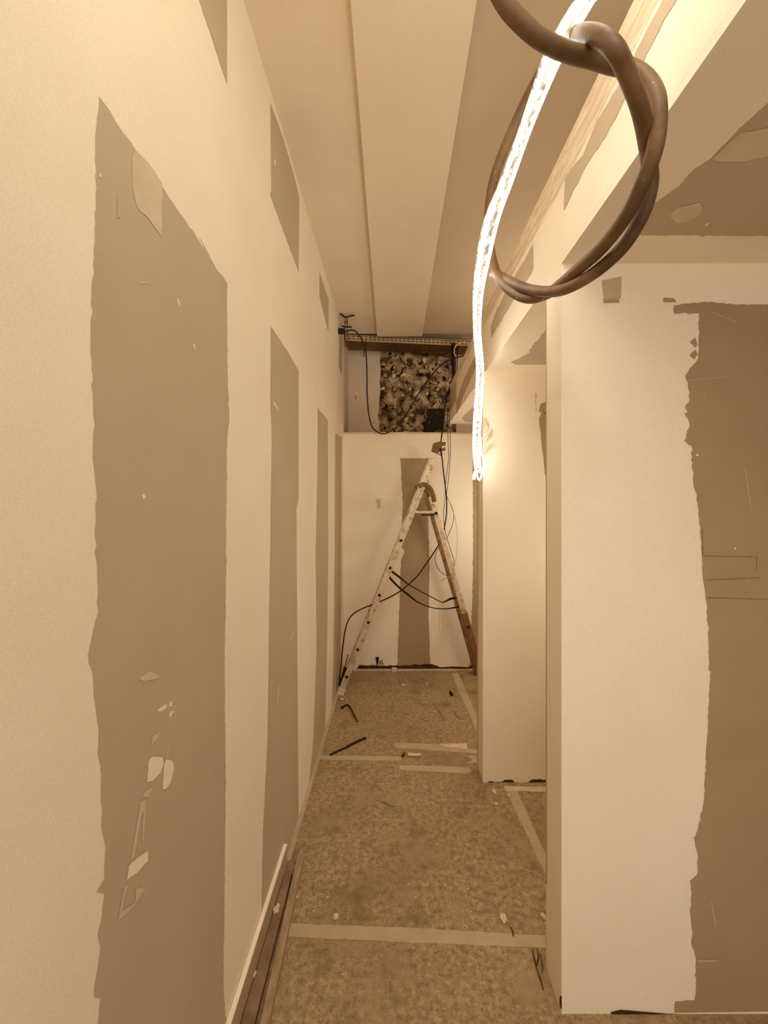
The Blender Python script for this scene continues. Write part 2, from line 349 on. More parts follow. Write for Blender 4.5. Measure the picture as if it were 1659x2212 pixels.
# near right partition
g = Yw(Y1)
b = MB(); b.box(XB, XR, Y1, Y1b, 0, ZS)
edge = [(1510, 677), (1509, 740), (1508, 775), (1496, 790), (1480, 812), (1486, 835), (1490, 862), (1480, 880), (1492, 905), (1482, 945), (1494, 965), (1497, 1040), (1509, 1100),
        (1514, 1180), (1517, 1240), (1526, 1300), (1530, 1380), (1533, 1460), (1530, 1560), (1524, 1640), (1521, 1700), (1520, 1731), (1507, 1792), (1498, 1810), (1507, 1844), (1507, 1887),
        (1490, 1902), (1493, 1936), (1490, 1970), (1495, 2007), (1493, 2037), (1503, 2068), (1503, 2120), (1500, 2160), (1458, 2163), (1457, 2187)]
top = [(1455, 660), (1455, 677)]
poly = [g(*q) for q in top + edge] + [(XR - .01, .02), (XR - .01, CH + (VY - 658) / F * Y1), g(1600, 658), g(1520, 652), g(1480, 656)]
patchY(b, Y1, poly, 1, -.001, .0016, .01, skip=(len(edge) + 1, len(edge) + 2))
for q, k in [([(1303, 655), (1303, 648), (1336, 647), (1338, 654)], 1), ([(1300, 607), (1342, 598), (1340, 645), (1304, 648)], 2), ([(1432, 653), (1433, 643), (1455, 645), (1460, 653)], 1),
             ([(1482, 682), (1484, 679), (1488, 681)], 1), ([(1320, 2192), (1318, 2186), (1340, 2180), (1420, 2187), (1457, 2189), (1700, 2204), (1900, 2210), (1900, 2216), (1500, 2200)], 3),
             ([(1405, 2188), (1455, 2190), (1440, 2196), (1410, 2194)], 2), ([(1208, 2150), (1213, 2150), (1213, 2180), (1208, 2172)], 3),
             ([(1519, 1200), (1634, 1202), (1634, 1232), (1633, 1232), (1633, 1203), (1519, 1201.5)], 4), ([(1524, 1252), (1640, 1247), (1640, 1248.2), (1524, 1253.4)], 4),
             ([(1528, 1290), (1659, 1294), (1659, 1295), (1528, 1291.2)], 4), ([(1516, 1140), (1517, 1140), (1518, 1200), (1517, 1200)], 4),
             ([(1503, 662), (1575, 690), (1618, 710), (1575, 693)], 2), ([(1484, 822), (1592, 811), (1592, 813), (1484, 824)], 2), ([(1519, 848), (1521, 848), (1518, 880), (1517, 880)], 2),
             ([(1504, 2071), (1552, 2073), (1552, 2075), (1510, 2078)], 2), ([(1533, 1945), (1536, 1943), (1547, 2002), (1544, 1998)], 2), ([(1606, 1010), (1609, 1010), (1622, 1100), (1619, 1098)], 2),
             ([(1586, 1183), (1588, 1181), (1589, 1187), (1586, 1187)], 0), ([(1502, 982), (1508, 981), (1508, 985), (1503, 985)], 0),
             ([(1490, 738), (1500, 728), (1506, 745), (1500, 752)], 1), ([(1490, 770), (1500, 756), (1506, 764), (1498, 776)], 1),
             ([(1478, 894), (1487, 890), (1490, 908), (1482, 902)], 1), ([(1476, 950), (1490, 945), (1495, 960), (1484, 958)], 1)]:
    if k == 1 and q[0][0] < 1470 or k != 1: patchY(b, Y1, [g(*r) for r in q], k, -.002, .0004, .008)
    else: patchY(b, Y1, [g(*r) for r in q], k, -.002, .0022, .0045)
patchX(b, XB, [(Y1b - .008, .3), (Y1b - .004, 2.41), (Y1b, 2.41), (Y1b, .3)], 2, -.001)
struct(build('wall_right_near', b, ['plaster', 'boarddark', 'putty2', 'gap', 'pencil']), 'near right partition with pale plaster meeting bare board')

# second partition
g = Yw(Y2)
b = MB(); b.box(XB - .016, XR, Y2, Y2b, 0, ZS)
for q, k in [([(1164, 905), (1176, 1010), (1184, 1100), (1300, 1100), (1300, 895), (1184, 890), (1168, 893)], 1), ([(1163, 888), (1168, 872), (1184, 866), (1200, 880), (1184, 895), (1170, 892)], 1),
             ([(1053, 1694), (1056, 1688), (1086, 1688), (1090, 1684), (1106, 1684), (1112, 1692)], 3), ([(1140, 1690), (1148, 1684), (1200, 1684), (1200, 1694)], 3),
             ([(1156, 850), (1158, 848), (1159, 890), (1157, 890)], 2)]:
    patchY(b, Y2, [g(*r) for r in q], k, -.001, .002, .015)
patchX(b, XB - .016, [(Y2b - .03, .02), (Y2b - .03, 1.8), (Y2b, 1.8), (Y2b, .02)], 2, -.001)
struct(build('wall_right_middle', b, ['plaster', 'boarddark', 'putty', 'gap']), 'second right partition halfway along the corridor')
b = MB(); b.box(XR, XR + .1, YN, YK + .1, 0, 3.62)
struct(build('wall_right', b, 'board'), 'side wall closing the alcoves at the right')

# ------------------------------------------------------------------ luminous rope of led strips
LP = [(1330, -95, .70), (1265, 0, .73), (1208, 100, .77), (1170, 190, .85), (1132, 290, .94), (1098, 385, 1.02), (1066, 470, 1.09), (1046, 560, 1.21), (1034, 640, 1.46),
      (1032, 720, 1.78), (1038, 800, 2.0), (1034, 880, 2.14), (1030, 960, 2.18), (1034, 1022, 2.19)]
pts = [P(*q) for q in LP]
pts[0:0] = [Vector((pts[0].x - .01, pts[0].y - .02, ZC - .02)), Vector((pts[0].x - .005, pts[0].y - .01, (ZC + pts[0].z) / 2))]
base = Vector((pts[-1].x, pts[-1].y, pts[-1].z))
led = empty('led_light_rope', base, 'glowing white bundle of led strips hanging beside the second partition', 'led light')
def strand(offs, r, matn, name, extra=None, ribbon=None):
    q = []
    for i, p in enumerate(pts):
        k = 1 - .35 * math.sin(i * 1.3) * .5
        q.append(p + Vector((offs[0] * k, offs[1], offs[0] * .25)))
    if extra: q += extra
    return build(name, MB().tube(q, r, 8, 0, 6, ribbon), matn, led)
strand((-.013, 0), .0050, 'led', 'led_strip')
strand((.013, .003), .0050, 'led', 'led_strip')
strand((-.004, -.003), .0042, 'sleeve', 'clear_sleeve')
strand((.0045, .003), .0042, 'sleeve', 'clear_sleeve')
strand((-.0205, .004), .0026, 'sleeve', 'clear_sleeve')
e = pts[-1]
build('led_loop', MB().tube([e + Vector((-.0105, 0, .01)), e + Vector((-.008, 0, -.015)), e + Vector((-.002, 0, -.034)), e + Vector((.008, 0, -.034)), e + Vector((.018, 0, .0)), e + Vector((.027, 0, .045)),
                             e + Vector((.024, 0, .085)), e + Vector((.013, 0, .13)), e + Vector((.0105, 0, .2))], .004, 8, 0, 6), 'led', led)

# torn tape lit up beside the rope
b = MB()
for poly in ([(1043, 902), (1049, 906), (1054, 914), (1055, 924), (1049, 934), (1043, 936)], [(1043, 952), (1049, 940), (1060, 932), (1064, 925), (1062, 937), (1052, 951), (1044, 962)],
             [(1042, 984), (1047, 966), (1060, 955), (1064, 958), (1052, 970), (1046, 984)]):
    n = len(poly); vs = []
    for k, (x, y) in enumerate(poly): vs.append(P(x, y, Y2 - .004 - .0016 * (x - 1042) * (1 if k % 2 else .6)))
    c = sum(vs, Vector()) / n + Vector((0, -.012, 0))
    b.add(vs + [c], [(k, (k + 1) % n, n) for k in range(n)])
    b.add([v + Vector((0, .0008, 0)) for v in vs + [c]], [((k + 1) % n, k, n) for k in range(n)])
tag(build('torn_tape', b, 'tapelight'), 'torn paper tape curling off the partition corner behind the led rope', 'tape')
tag(build('paper_tag', MB().bar(P(1027, 1018, 2.23), P(1023, 1036, 2.23), .02, .001), 'whitebit'), 'small pale scrap hanging at the bottom loop of the led rope', 'paper')

# ------------------------------------------------------------------ knotted power cable
s = 3.016
CP = [(50, -1500, .74), (100, -1100, .76), (200, -600, .79), (315, -200, .81), (410, 0, .82), (500, 115, .83), (620, 225, .84), (720, 290, .85), (850, 345, .87), (1000, 385, .885), (1130, 425, .90), (1250, 450, .90), (1350, 520, .885), (1415, 640, .87),
      (1425, 780, .87), (1410, 930, .88), (1375, 1060, .90), (1320, 1200, .93), (1250, 1350, .97), (1150, 1500, 1.03), (1030, 1640, 1.1), (900, 1755, 1.19), (790, 1850, 1.29), (690, 1920, 1.38), (570, 1945, 1.46),
      (460, 1895, 1.54), (385, 1810, 1.6), (345, 1700, 1.63), (325, 1580, 1.62), (318, 1400, 1.58), (345, 1200, 1.52), (410, 1000, 1.44), (500, 790, 1.34), (600, 590, 1.23), (710, 400, 1.14), (800, 290, 1.06),
      (870, 235, .97), (960, 218, .88), (1060, 250, .82), (1140, 320, .785), (1200, 430, .80), (1255, 560, .82), (1300, 690, .845), (1330, 820, .88), (1350, 940, .915), (1365, 1060, .955), (1375, 1180, .985), (1350, 1320, 1.0),
      (1290, 1460, 1.03), (1200, 1600, 1.07), (1080, 1720, 1.12), (950, 1815, 1.18), (810, 1885, 1.26), (680, 1900, 1.35), (550, 1875, 1.46), (430, 1820, 1.58), (345, 1775, 1.64)]
q = [P(950 + x / s, y / s, Y * .8) for x, y, Y in CP]
q[0] = Vector((q[1].x - .02, q[1].y - .02, ZC - .01))
cb = build('power_cable', MB().tube(q, .0142, 14, 0, 6), 'cable')
tag(cb, 'thick dark rubber power cable looped into a large knot overhead', 'cable')

# ------------------------------------------------------------------ step ladder
YA, YB_ = 3.38, 3.76
lad = empty('step_ladder', (.15, 3.57, 0), 'paint-spattered aluminium folding ladder standing open by the end wall', 'ladder')
A = Vector((-.465, 0, 0)); Bt = Vector((.37, 0, 2.10)); Ld = (Bt - A).normalized()
def Lz(z): return A + Ld * (z / Ld.z)
def Rz(z): return Vector((.80 - .283 * z, 0, z))
for k, Y in enumerate((YA, YB_)):
    o = Vector((0, Y, 0))
    b = MB(); b.bar(Lz(.03) + o, Lz(2.07) + o, .048, .024, bev=.004)
    # raised flanges of the rail profile
    n = Vector((-Ld.z, 0, Ld.x))
    for sgn in (-1, 1): b.bar(Lz(.03) + o + n * sgn * .0215 + Vector((0, -.013, 0)), Lz(2.07) + o + n * sgn * .0215 + Vector((0, -.013, 0)), .006, .004)
    rl = build('climbing_rail', b, 'alu', lad)
    if k == 0:
        d = MB()
        for j in range(26):
            c = Lz(1.60 + j * .008) + o + Vector((0, -.0135, 0)); w = random.choice((.01, .016, .022, .006))
            if j not in (7, 8, 16): d.bar(c - n * w / 2, c + n * w / 2, .003, .0006)
        build('rail_label', d, 'aludark', rl)
        for z in (.155, .388, .621, .855, 1.088, 1.322):
            c = Lz(z) + o + Vector((0, -.0135, 0)); build('rung_end', MB().bar(c - Ld * .012, c + Ld * .012, .022, .002), 'slot', rl)
    build('rail_foot', MB().bar(Lz(.0) + o, Lz(.055) + o, .066, .034, bev=.006), 'whitebit' if k == 0 else 'plastic', rl)
    b = MB(); b.bar(Rz(1.70) + o, Rz(.52) + o, .05, .024, bev=.004)
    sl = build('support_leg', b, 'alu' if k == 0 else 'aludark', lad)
    build('leg_sleeve', MB().bar(Rz(.70) + o, Rz(.02) + o, .056, .03, bev=.004), 'aludark', sl)
    build('leg_foot', MB().bar(Rz(.05) + o, Rz(.0) + o, .07, .036, bev=.005), 'plastic', sl)
    if k == 0:
        for z in (1.555, .584):
            c = Rz(z) + o + Vector((0, -.0165, 0)); build('stretcher_end', MB().bar(c - Vector((0, 0, .012)), c + Vector((0, 0, .012)), .024, .002), 'slot', sl)
        for z in (1.63, 1.67):
            c = Rz(z) + o + Vector((0, -.0145, 0)); build('rivet', MB().bar(c - Vector((0, 0, .004)), c + Vector((0, 0, .004)), .008, .002), 'slot', sl)
    # curved hinge arm
    hp = [P(903, 1051, YA), P(915, 1047, YA), P(927, 1053, YA), P(934, 1066, YA), P(938, 1084, YA)]
    hp = [Vector((p.x, Y - .022 if k == 0 else Y + .022, p.z)) for p in hp]
    build('hinge_arm', MB().tube(hp, .019, 10, 0, 6, ribbon=.35), 'plastic', lad)
for z in (.155, .388, .621, .855, 1.088, 1.322, 1.555):
    c = Lz(z); build('rung', MB().bar(c + Vector((0, YA + .008, 0)), c + Vector((0, YB_ - .008, 0)), .026, .026, side=Ld, bev=.004), 'alu', lad)
for z in (.584, 1.1, 1.555):
    c = Rz(z); build('stretcher', MB().bar(c + Vector((0, YA + .008, 0)), c + Vector((0, YB_ - .008, 0)), .022, .022, side=Vector((1, 0, 0))), 'aludark', lad)
build('shelf_bar', MB().box(Lz(1.56).x + .03, Rz(1.56).x - .02, YA - .02, YB_ - .02, 1.557, 1.575), 'alu', lad)
build('shelf_catch', MB().box(.235, .345, YA - .03, YA - .012, 1.535, 1.55), 'black', lad)
cp = MB(); cv = [P(932, 974, YA), P(936, 958, YA), P(947, 955, YA), P(962, 956, YA), P(962, 962, YA), P(954, 963, YA), P(954, 969, YA), P(962, 967, YA), P(961, 973, YA), P(950, 975, YA), P(944, 981, YA)]
n = len(cv); cp.add([v + Vector((0, -.026, 0)) for v in cv] + [v + Vector((0, .026, 0)) for v in cv], [tuple(range(n)), tuple(range(n, 2 * n))[::-1]] + [(i, n + i, n + (i + 1) % n, (i + 1) % n) for i in range(n)])
build('top_cap', cp, 'plastic', lad)
cp = MB(); cp.tube([P(948, 970, YA - .03), P(952, 975, YA - .03), P(955, 980, YA - .03), P(951, 983, YA - .03), P(947, 979, YA - .03)], .004, 6)
build('cap_hook', cp, 'steeldark', lad)
for pl in ([(843, 1232, 1), (862, 1246, 1), (885, 1264, .45), (925, 1286, .4), (952, 1300, .4), (960, 1300, .6), (972, 1294, 1), (986, 1291, 1.05)],
           [(840, 1246, 1), (860, 1267, .9), (886, 1288, 1), (905, 1302, .6), (935, 1313, .4), (965, 1315, .45), (992, 1310, 1)]):
    build('safety_strap', MB().tube([P(x, y, YA + .06 + .02 * math.sin(i)) for i, (x, y, r) in enumerate(pl)], [.011 * r for x, y, r in pl], 8, 0, 5, ribbon=.35), 'black', lad)

# ------------------------------------------------------------------ cable tray, hangers and wires at the far end
tr = empty('cable_tray', P(880, 740, 3.9), 'perforated metal cable tray crossing below the ceiling end', 'cable tray')
def trp(x, dy, z): return Vector((x, 3.885 + (x + .48) * .08 + dy, z - (x + .48) * .012))
xa, xb = -.475, .86; zt = CH + 1.6
b = MB()
def slab(b, x0, x1, d0, d1, z0, z1, m=0):
    vs = [trp(x, d, z) for z in (z0, z1) for (x, d) in ((x0, d0), (x1, d0), (x1, d1), (x0, d1))]
    b.add(vs, [(3, 2, 1, 0), (4, 5, 6, 7), (0, 1, 5, 4), (1, 2, 6, 5), (2, 3, 7, 6), (3, 0, 4, 7)], m)
slab(b, xa, xb, 0, .002, zt, zt + .055); slab(b, xa, xb, -.004, .004, zt - .004, zt + .002)
for r in (0, 1):
    x = xa + .02 + r * .0
    while x < xb - .03:
        slab(b, x, x + .026, -.001, .0005, zt + .014 + r * .024, zt + .021 + r * .024, 1); x += .042
build('front_flange', b, ['tray', 'slot'], tr)
b = MB(); slab(b, xa, xb, .002, .25, zt - .001, zt + .001)

for r in (0, 1, 2):
    x = xa + .03
    while x < xb - .03:
        slab(b, x, x + .024, .03 + r * .07, .038 + r * .07, zt - .002, zt - .0012, 1); x += .05
build('tray_bottom', b, ['steeldark', 'slot'], tr)
b = MB(); slab(b, xa, xb, .25, .252, zt, zt + .05); build('rear_flange', b, 'tray', tr)
for i, (px, lb) in enumerate([(745.5, 'threaded rod holding the tray end, nearest the left wall'), (750, 'threaded rod holding the tray end, second from the left wall')]):
    t = MB(); p = P(px, 750, 3.52); q_ = P(px, 686, 3.52); t.tube([p, (p + q_) / 2, q_], .004, 8, 0, 3)
    t.bar(q_ - Vector((0, 0, .05)), q_ - Vector((0, 0, .035)), .014, .014); t.bar(p + Vector((0, 0, .02)), p + Vector((0, 0, .035)), .014, .014)
    tag(build('threaded_rod', t, 'steeldark'), 'dull ' + lb, 'rod', 'tray hanger rods')
def wire(name, pl, r, matn, label, cat='wire', group=None, Y=None, seg=7):
    pts = [P(x, y, (Y if Y else 3.8)) if len(q) == 2 else P(x, y, q[2]) for q in pl for (x, y) in [q[:2]]]
    return tag(build(name, MB().tube(pts, r, seg, 0, 5), matn), label, cat, group)
wire('cable_clip', [(735, 678), (741, 682), (747, 685), (756, 683), (766, 681)], .007, 'black', 'black clip at the ceiling above the left end of the tray', 'clip', Y=3.46)
wire('cable_clip', [(738, 704), (745, 706), (752, 706), (760, 707)], .007, 'black', 'short black clip just above the left end of the tray', 'clip', Y=3.49)
tag(build('socket_box', MB().box(-.4968, -.44, 3.49, 3.515, CH + 1.50, CH + 1.545), 'black'), 'small black block on the left wall end beside the tray', 'box')
wire('hanging_cable', [(742, 718, 3.5), (757, 713, 3.5), (770, 717, 3.58), (782, 735, 3.72), (790, 760), (792.5, 800), (793, 850), (796, 890), (803, 920), (815, 933, 3.8), (830, 937, 3.8), (848, 929), (865, 913), (882, 888), (900, 857),
                       (918, 830), (935, 808), (955, 787), (975, 776), (1005, 768, 3.85), (1040, 762, 3.9)], .0062, 'black', 'long black cable sagging from the tray across the broken masonry', 'cable')
wire('cable_end', [(790, 733), (789, 745), (787, 758), (785, 771)], .0045, 'black', 'short black wire end dangling under the tray near the left', 'wire', Y=3.84)
wire('white_coil', [(985, 772), (981, 760), (984, 748), (994, 741), (1008, 740), (1016, 750), (1018, 765)], .0065, 'wirepale', 'pale wire coil looped beside the bulkhead below the tray', 'wire', Y=3.83)
for i, dx in enumerate((-3, 1, 5, 9)):
    wire('dropping_cable', [(980 + dx, 742, 3.95), (979 + dx, 770, 3.85), (980 + dx * .8, 800, 3.82), (979 + dx * .5, 822, 3.8), (970 + dx * .4, 845, 3.78), (963 + dx * .2, 862, 3.76)], .0085 if i < 2 else .004, 'black',
         ['thick black cable dropping from the tray, leftmost of the bundle', 'thick black cable dropping from the tray, second in the bundle', 'thin black cable in the bundle under the tray, third from left', 'thin black cable in the bundle under the tray, rightmost'][i], 'cable', 'cables dropping from the tray')
wire('black_cable', [(974, 830, 3.8), (966, 855, 3.78), (961, 880, 3.75), (957, 920, 3.7), (953, 950, 3.55), (952, 972, 3.34), (955, 990, 3.33), (958, 1020), (963, 1060), (965, 1085), (964, 1115), (959, 1145)], .006, 'black', 'black cable passing over the ladder top and hanging beside it', 'cable', Y=3.6)
wire('black_cable', [(975, 828), (965, 850), (953, 872), (946, 888), (949, 900)], .0045, 'black', 'thin black cable running down to the dark box on the masonry', 'cable', Y=3.9)
wire('cross_tie', [(962, 771), (972, 770), (985, 772), (1005, 768)], .006, 'black', 'short black tie across the cable bundle under the tray', 'cable tie', Y=3.80)
wire('thin_wire', [(966, 850), (967, 900), (968, 960), (969, 990), (963, 1040), (961, 1080), (958, 1110), (962, 1150), (974, 1190), (981, 1215), (979, 1245)], .0028, 'wirebrown', 'thin brown wire hanging behind the ladder, bending left then right', 'wire', 'thin hanging wires', 3.6)
wire('thin_wire', [(970, 850), (971, 900), (973, 960), (971, 1010), (967, 1050), (965, 1070), (974, 1090), (980, 1110), (977, 1135), (964, 1165)], .0028, 'wirebrown', 'thin brown wire hanging behind the ladder, ending beside its leg', 'wire', 'thin hanging wires', 3.62)
wire('pale_wire', [(965, 1070, 3.6), (975, 1095, 3.5), (984, 1125, 3.34), (988, 1160, 3.33), (987, 1195, 3.33), (982, 1225, 3.33), (973, 1243, 3.33), (962, 1250, 3.36), (952, 1254, 3.4)], .0028, 'wirepale', 'pale thin wire curving in front of the ladder leg', 'wire')
wire('thin_wire', [(950, 1182, 3.42), (943, 1192, 3.42), (940, 1208, 3.42), (944, 1224, 3.42), (953, 1236, 3.4), (965, 1243, 3.34), (975, 1240, 3.33)], .0028, 'wirebrown', 'small thin wire loop left of the ladder support leg', 'wire', 'thin hanging wires')
wire('crossing_cable', [(949, 1175), (935, 1197), (918, 1222), (900, 1246), (880, 1265), (860, 1280), (840, 1291), (820, 1300), (800, 1308), (782, 1315), (765, 1325), (754, 1337), (747, 1355), (742, 1385), (738, 1420), (735, 1455, 3.5), (732, 1485, 3.45), (728, 1498, 3.43)], .006, 'black',
     'black cable crossing behind the ladder and down to the left wall', 'cable', Y=3.55)
for i, (pl, lb) in enumerate([([(751, 1414), (748, 1430), (742, 1450), (736, 1475), (733, 1488)], 'black cable scrap sticking up behind the left ladder foot'),
                              ([(748, 1442), (743, 1452), (738, 1465), (733, 1480)], 'thick black cable offcut leaning behind the left ladder foot'),
                              ([(744, 1440), (740, 1458), (734, 1476), (730, 1490)], 'black cable offcut closest to the wall behind the ladder foot')]):
    wire('cable_scrap', pl, [.004, .009, .006][i], 'black', lb, 'cable', 'cable offcuts by the ladder foot', 3.5)
wire('twine_loop', [(951, 1300), (950, 1330), (949, 1355), (952, 1370), (956, 1368), (958, 1350), (957, 1320), (957, 1301)], .002, 'putty', 'pale string loop hanging under the ladder strap', 'string', Y=3.5)
# black box on masonry
b = MB(); p0 = P(916, 934, 4.25); p1_ = P(957, 884, 4.25)
b.box(p0.x, p1_.x, 4.22, 4.30, p0.z - .02, p1_.z)
b.box(p0.x + .005, p1_.x - .005, 4.215, 4.22, p0.z, p1_.z - .005)
tag(build('black_box', b, 'blackhole'), 'dirty black box set in the broken masonry low on the right', 'box')
# things at the foot of the end wall
t = MB()
for a in (-3, -1, 1, 3): t.tube([P(815, 1437, 3.86), P(815 + a * .5, 1427, 3.855), P(815 + a, 1421 - (a % 2), 3.85)], .005, 6, 0, 4)
tag(build('cable_stub', t, 'black'), 'splayed black cable ends poking from the foot of the end wall', 'cable')
p = onZ(852, 1450, 0)
tag(build('white_block', MB().box(p[0] - .024, p[0] + .024, p[1] - .01, p[1] + .02, 0, .03), 'whitebit'), 'small white block lying against the foot of the end wall', 'block')
b = MB(); b.box(-.40, .9, YF - .022, YF - .002, 0, .012)
struct(build('trim_3', b, 'tapelight'), 'thin pale strip at the foot of the end wall', 'trim')

# ------------------------------------------------------------------ left foot of the wall: skirting, plank, batten
sk = empty('skirting_board', (-.487, 1.0, 0), 'loose skirting board with white top edge leaning on the left wall', 'skirting board')
build('board_face', MB().box(-.495, -.481, .1, 1.77, 0.001, .108), 'skirtface', sk)
build('white_edge', MB().box(-.4955, -.4805, .1, 1.77, .108, .114), 'skirttop', sk)
b = MB()
N = 24
for k in range(N):
    ya = .1 + (1.72 - .1) * k / N; yb = .1 + (1.72 - .1) * (k + 1) / N
    b.box(-.479 + random.uniform(-.001, .001), -.424 - .012 * k / N + random.uniform(-.001, .001), ya, yb, .001, .024 + random.uniform(-.0012, .0012))
tag(build('wooden_plank', MB().add([(-.478, .1, .001), (-.408, .1, .001), (-.448, 1.735, .001), (-.478, 1.72, .001), (-.478, .1, .024), (-.408, .1, .024), (-.448, 1.735, .024), (-.478, 1.72, .024)],
    [(3, 2, 1, 0), (4, 5, 6, 7), (0, 1, 5, 4), (1, 2, 6, 5), (2, 3, 7, 6), (3, 0, 4, 7)]), 'wooddirty'), 'dark dirty plank lying between the skirting board and the batten', 'plank')
bt = empty('wooden_batten', (-.41, 1.0, 0), 'long sawn wooden batten on the floor, plaster-smeared at the near end', 'batten')
build('batten_body', MB().bar((-.4015, 1.2, .016), (-.4275, 1.80, .016), .027, .032, side=Vector((0, 0, 1))).add([(-.441, 1.8, .0), (-.414, 1.8, .0), (-.441, 1.8, .032), (-.414, 1.8, .032), (-.434, 1.84, .0), (-.434, 1.84, .032)], [(0, 4, 5, 2), (4, 1, 3, 5), (2, 5, 3), (0, 1, 4)]), 'wood', bt)
bt_n = build('smeared_end', MB().bar((-.354, .1, .016), (-.4015, 1.2, .016), .027, .032, side=Vector((0, 0, 1))), 'woodpale', bt)
bt.location = (-.41, 1.0, 0)
# floor strip along the wall further on
b = MB(); b.box(-.4965, -.474, 1.80, 3.36, .0008, .012); b.box(-.4735, -.4725, 1.80, 3.36, .0008, .010)
struct(build('baseboard_left', b, 'tape'), 'thin strip along the foot of the left wall', 'floor strip')
def zpoly(name, poly, matn, label, cat, group=None, z=.0012, amp=.0012, th=.0008, skip=()):
    pts = rag([onZ(x, y, 0) for x, y in poly], amp, .03, skip)
    n = len(pts); mb = MB(); mb.add([(x, y, z) for x, y in pts] + [(x, y, z - th) for x, y in pts], [tuple(range(n)), tuple(range(n, 2 * n))[::-1]] + [(i, n + i, n + (i + 1) % n, (i + 1) % n) for i in range(n)])
    return tag(build(name, mb, matn), label, cat, group)
G = 'tape strips on the floor'
zpoly('floor_tape', [(625, 1995), (900, 2005), (1179, 2021), (1179, 2048), (1130, 2046), (900, 2037), (622, 2023)], 'tape', 'widest tape strip, crossing the floor nearest the viewer', 'tape', G)
zpoly('floor_tape', [(690, 1632), (800, 1633), (868, 1635), (868, 1643), (800, 1643), (690, 1641)], 'tape', 'tape strip crossing the floor from the left wall to a black scrap', 'tape', G)
zpoly('floor_tape', [(862, 1653), (950, 1655), (1012, 1658), (1020, 1667), (1012, 1671), (950, 1668), (864, 1664)], 'tape', 'short tape strip ending left of the second partition, nearest of three', 'tape', G)
zpoly('floor_tape', [(852, 1605), (950, 1608), (1033, 1620), (1033, 1629), (960, 1623), (856, 1616)], 'tape', 'tape strip just beyond the white scrap in mid corridor', 'tape', G)
zpoly('floor_tape', [(1008, 1634), (1034, 1632), (1034, 1648), (1006, 1648), (1022, 1641)], 'tape', 'torn tape end at the foot of the second partition', 'tape', G, amp=.004)
zpoly('floor_tape', [(1092, 1704), (1113, 1702), (1140, 1760), (1190, 1870), (1190, 1915), (1150, 1830), (1105, 1735)], 'tape', 'tape strip running lengthwise between the two right partitions', 'tape', G)
zpoly('floor_tape', [(1088, 1699), (1200, 1700), (1200, 1712), (1092, 1709)], 'tapelight', 'tape strip along the front foot of the second partition', 'tape', G, z=.0022)
zpoly('floor_tape', [(976, 1455), (990, 1455), (1010, 1500), (1040, 1570), (1040, 1605), (1015, 1545), (992, 1495)], 'tape', 'tape strip running lengthwise towards the end wall on the right', 'tape', G)
zpoly('paper_strip', [(950, 1607), (1008, 1606), (1010, 1620), (985, 1616), (955, 1612)], 'whitebit', 'pale torn paper strip lying on the tape in mid corridor', 'paper', z=.0025, amp=.004)
wire('cable_tie', [(738, 1531, 3.12), (744, 1526.5, 3.15), (752, 1526, 3.15), (758, 1534, 3.1), (765, 1548, 3.02), (774, 1565, 2.905)], .006, 'black', 'bent black cable tie lying near the left wall', 'cable tie')
bpy.context.view_layer.update()
def floorwire(name, pl, r, matn, label, cat, group=None):
    pts = []
    for x, y in pl:
        X, Y = onZ(x, y, 0); pts.append((X, Y, (r if not isinstance(r, list) else max(r)) + .001))
    return tag(build(name, MB().tube(pts, r, 8, 0, 5), matn), label, cat, group)
# rebuild the tie properly on the floor
bpy.data.objects.remove(bpy.data.objects['cable_tie'])
floorwire('cable_tie', [(738, 1532), (745, 1527), (752, 1526), (758, 1534), (765, 1548), (773, 1563)], [.010, .007, .006, .006, .006, .003], 'black', 'bent black cable tie lying near the left wall', 'cable tie')
rod = floorwire('black_rod', [(713, 1633), (735, 1622), (752, 1615)], .006, 'black', 'straight black rod lying across the tape at the left wall', 'rod')
build('rod_sleeve', MB().tube([(*onZ(750, 1615.5, 0), .008), (*onZ(770, 1605, 0), .008), (*onZ(790, 1596, 0), .008)], .0075, 8, 0, 4), 'black', rod)
floorwire('white_scrap', [(881, 1633), (892, 1634), (903, 1634.5), (908, 1633)], [.009, .010, .010, .008], 'whitebit', 'white tube-like scrap in the middle of the floor', 'scrap')
floorwire('black_scrap', [(868, 1636), (872, 1633), (874, 1629)], .006, 'black', 'small black scrap beside the white tube-like scrap', 'scrap', )
floorwire('black_plug', [(973, 1498), (976, 1504)], .012, 'black', 'small black plug on the floor near the lengthwise tape', 'plug')
floorwire('thin_stick', [(815, 1729), (830, 1733), (842, 1739), (855, 1742)], .0028, 'wood', 'thin curved wood sliver on the floor before the tapes', 'stick')
floorwire('screw', [(1104, 2006), (1108, 2016), (1109, 2024)], .0026, 'steeldark', 'thin dark screw lying on the nearest wide tape', 'screw')
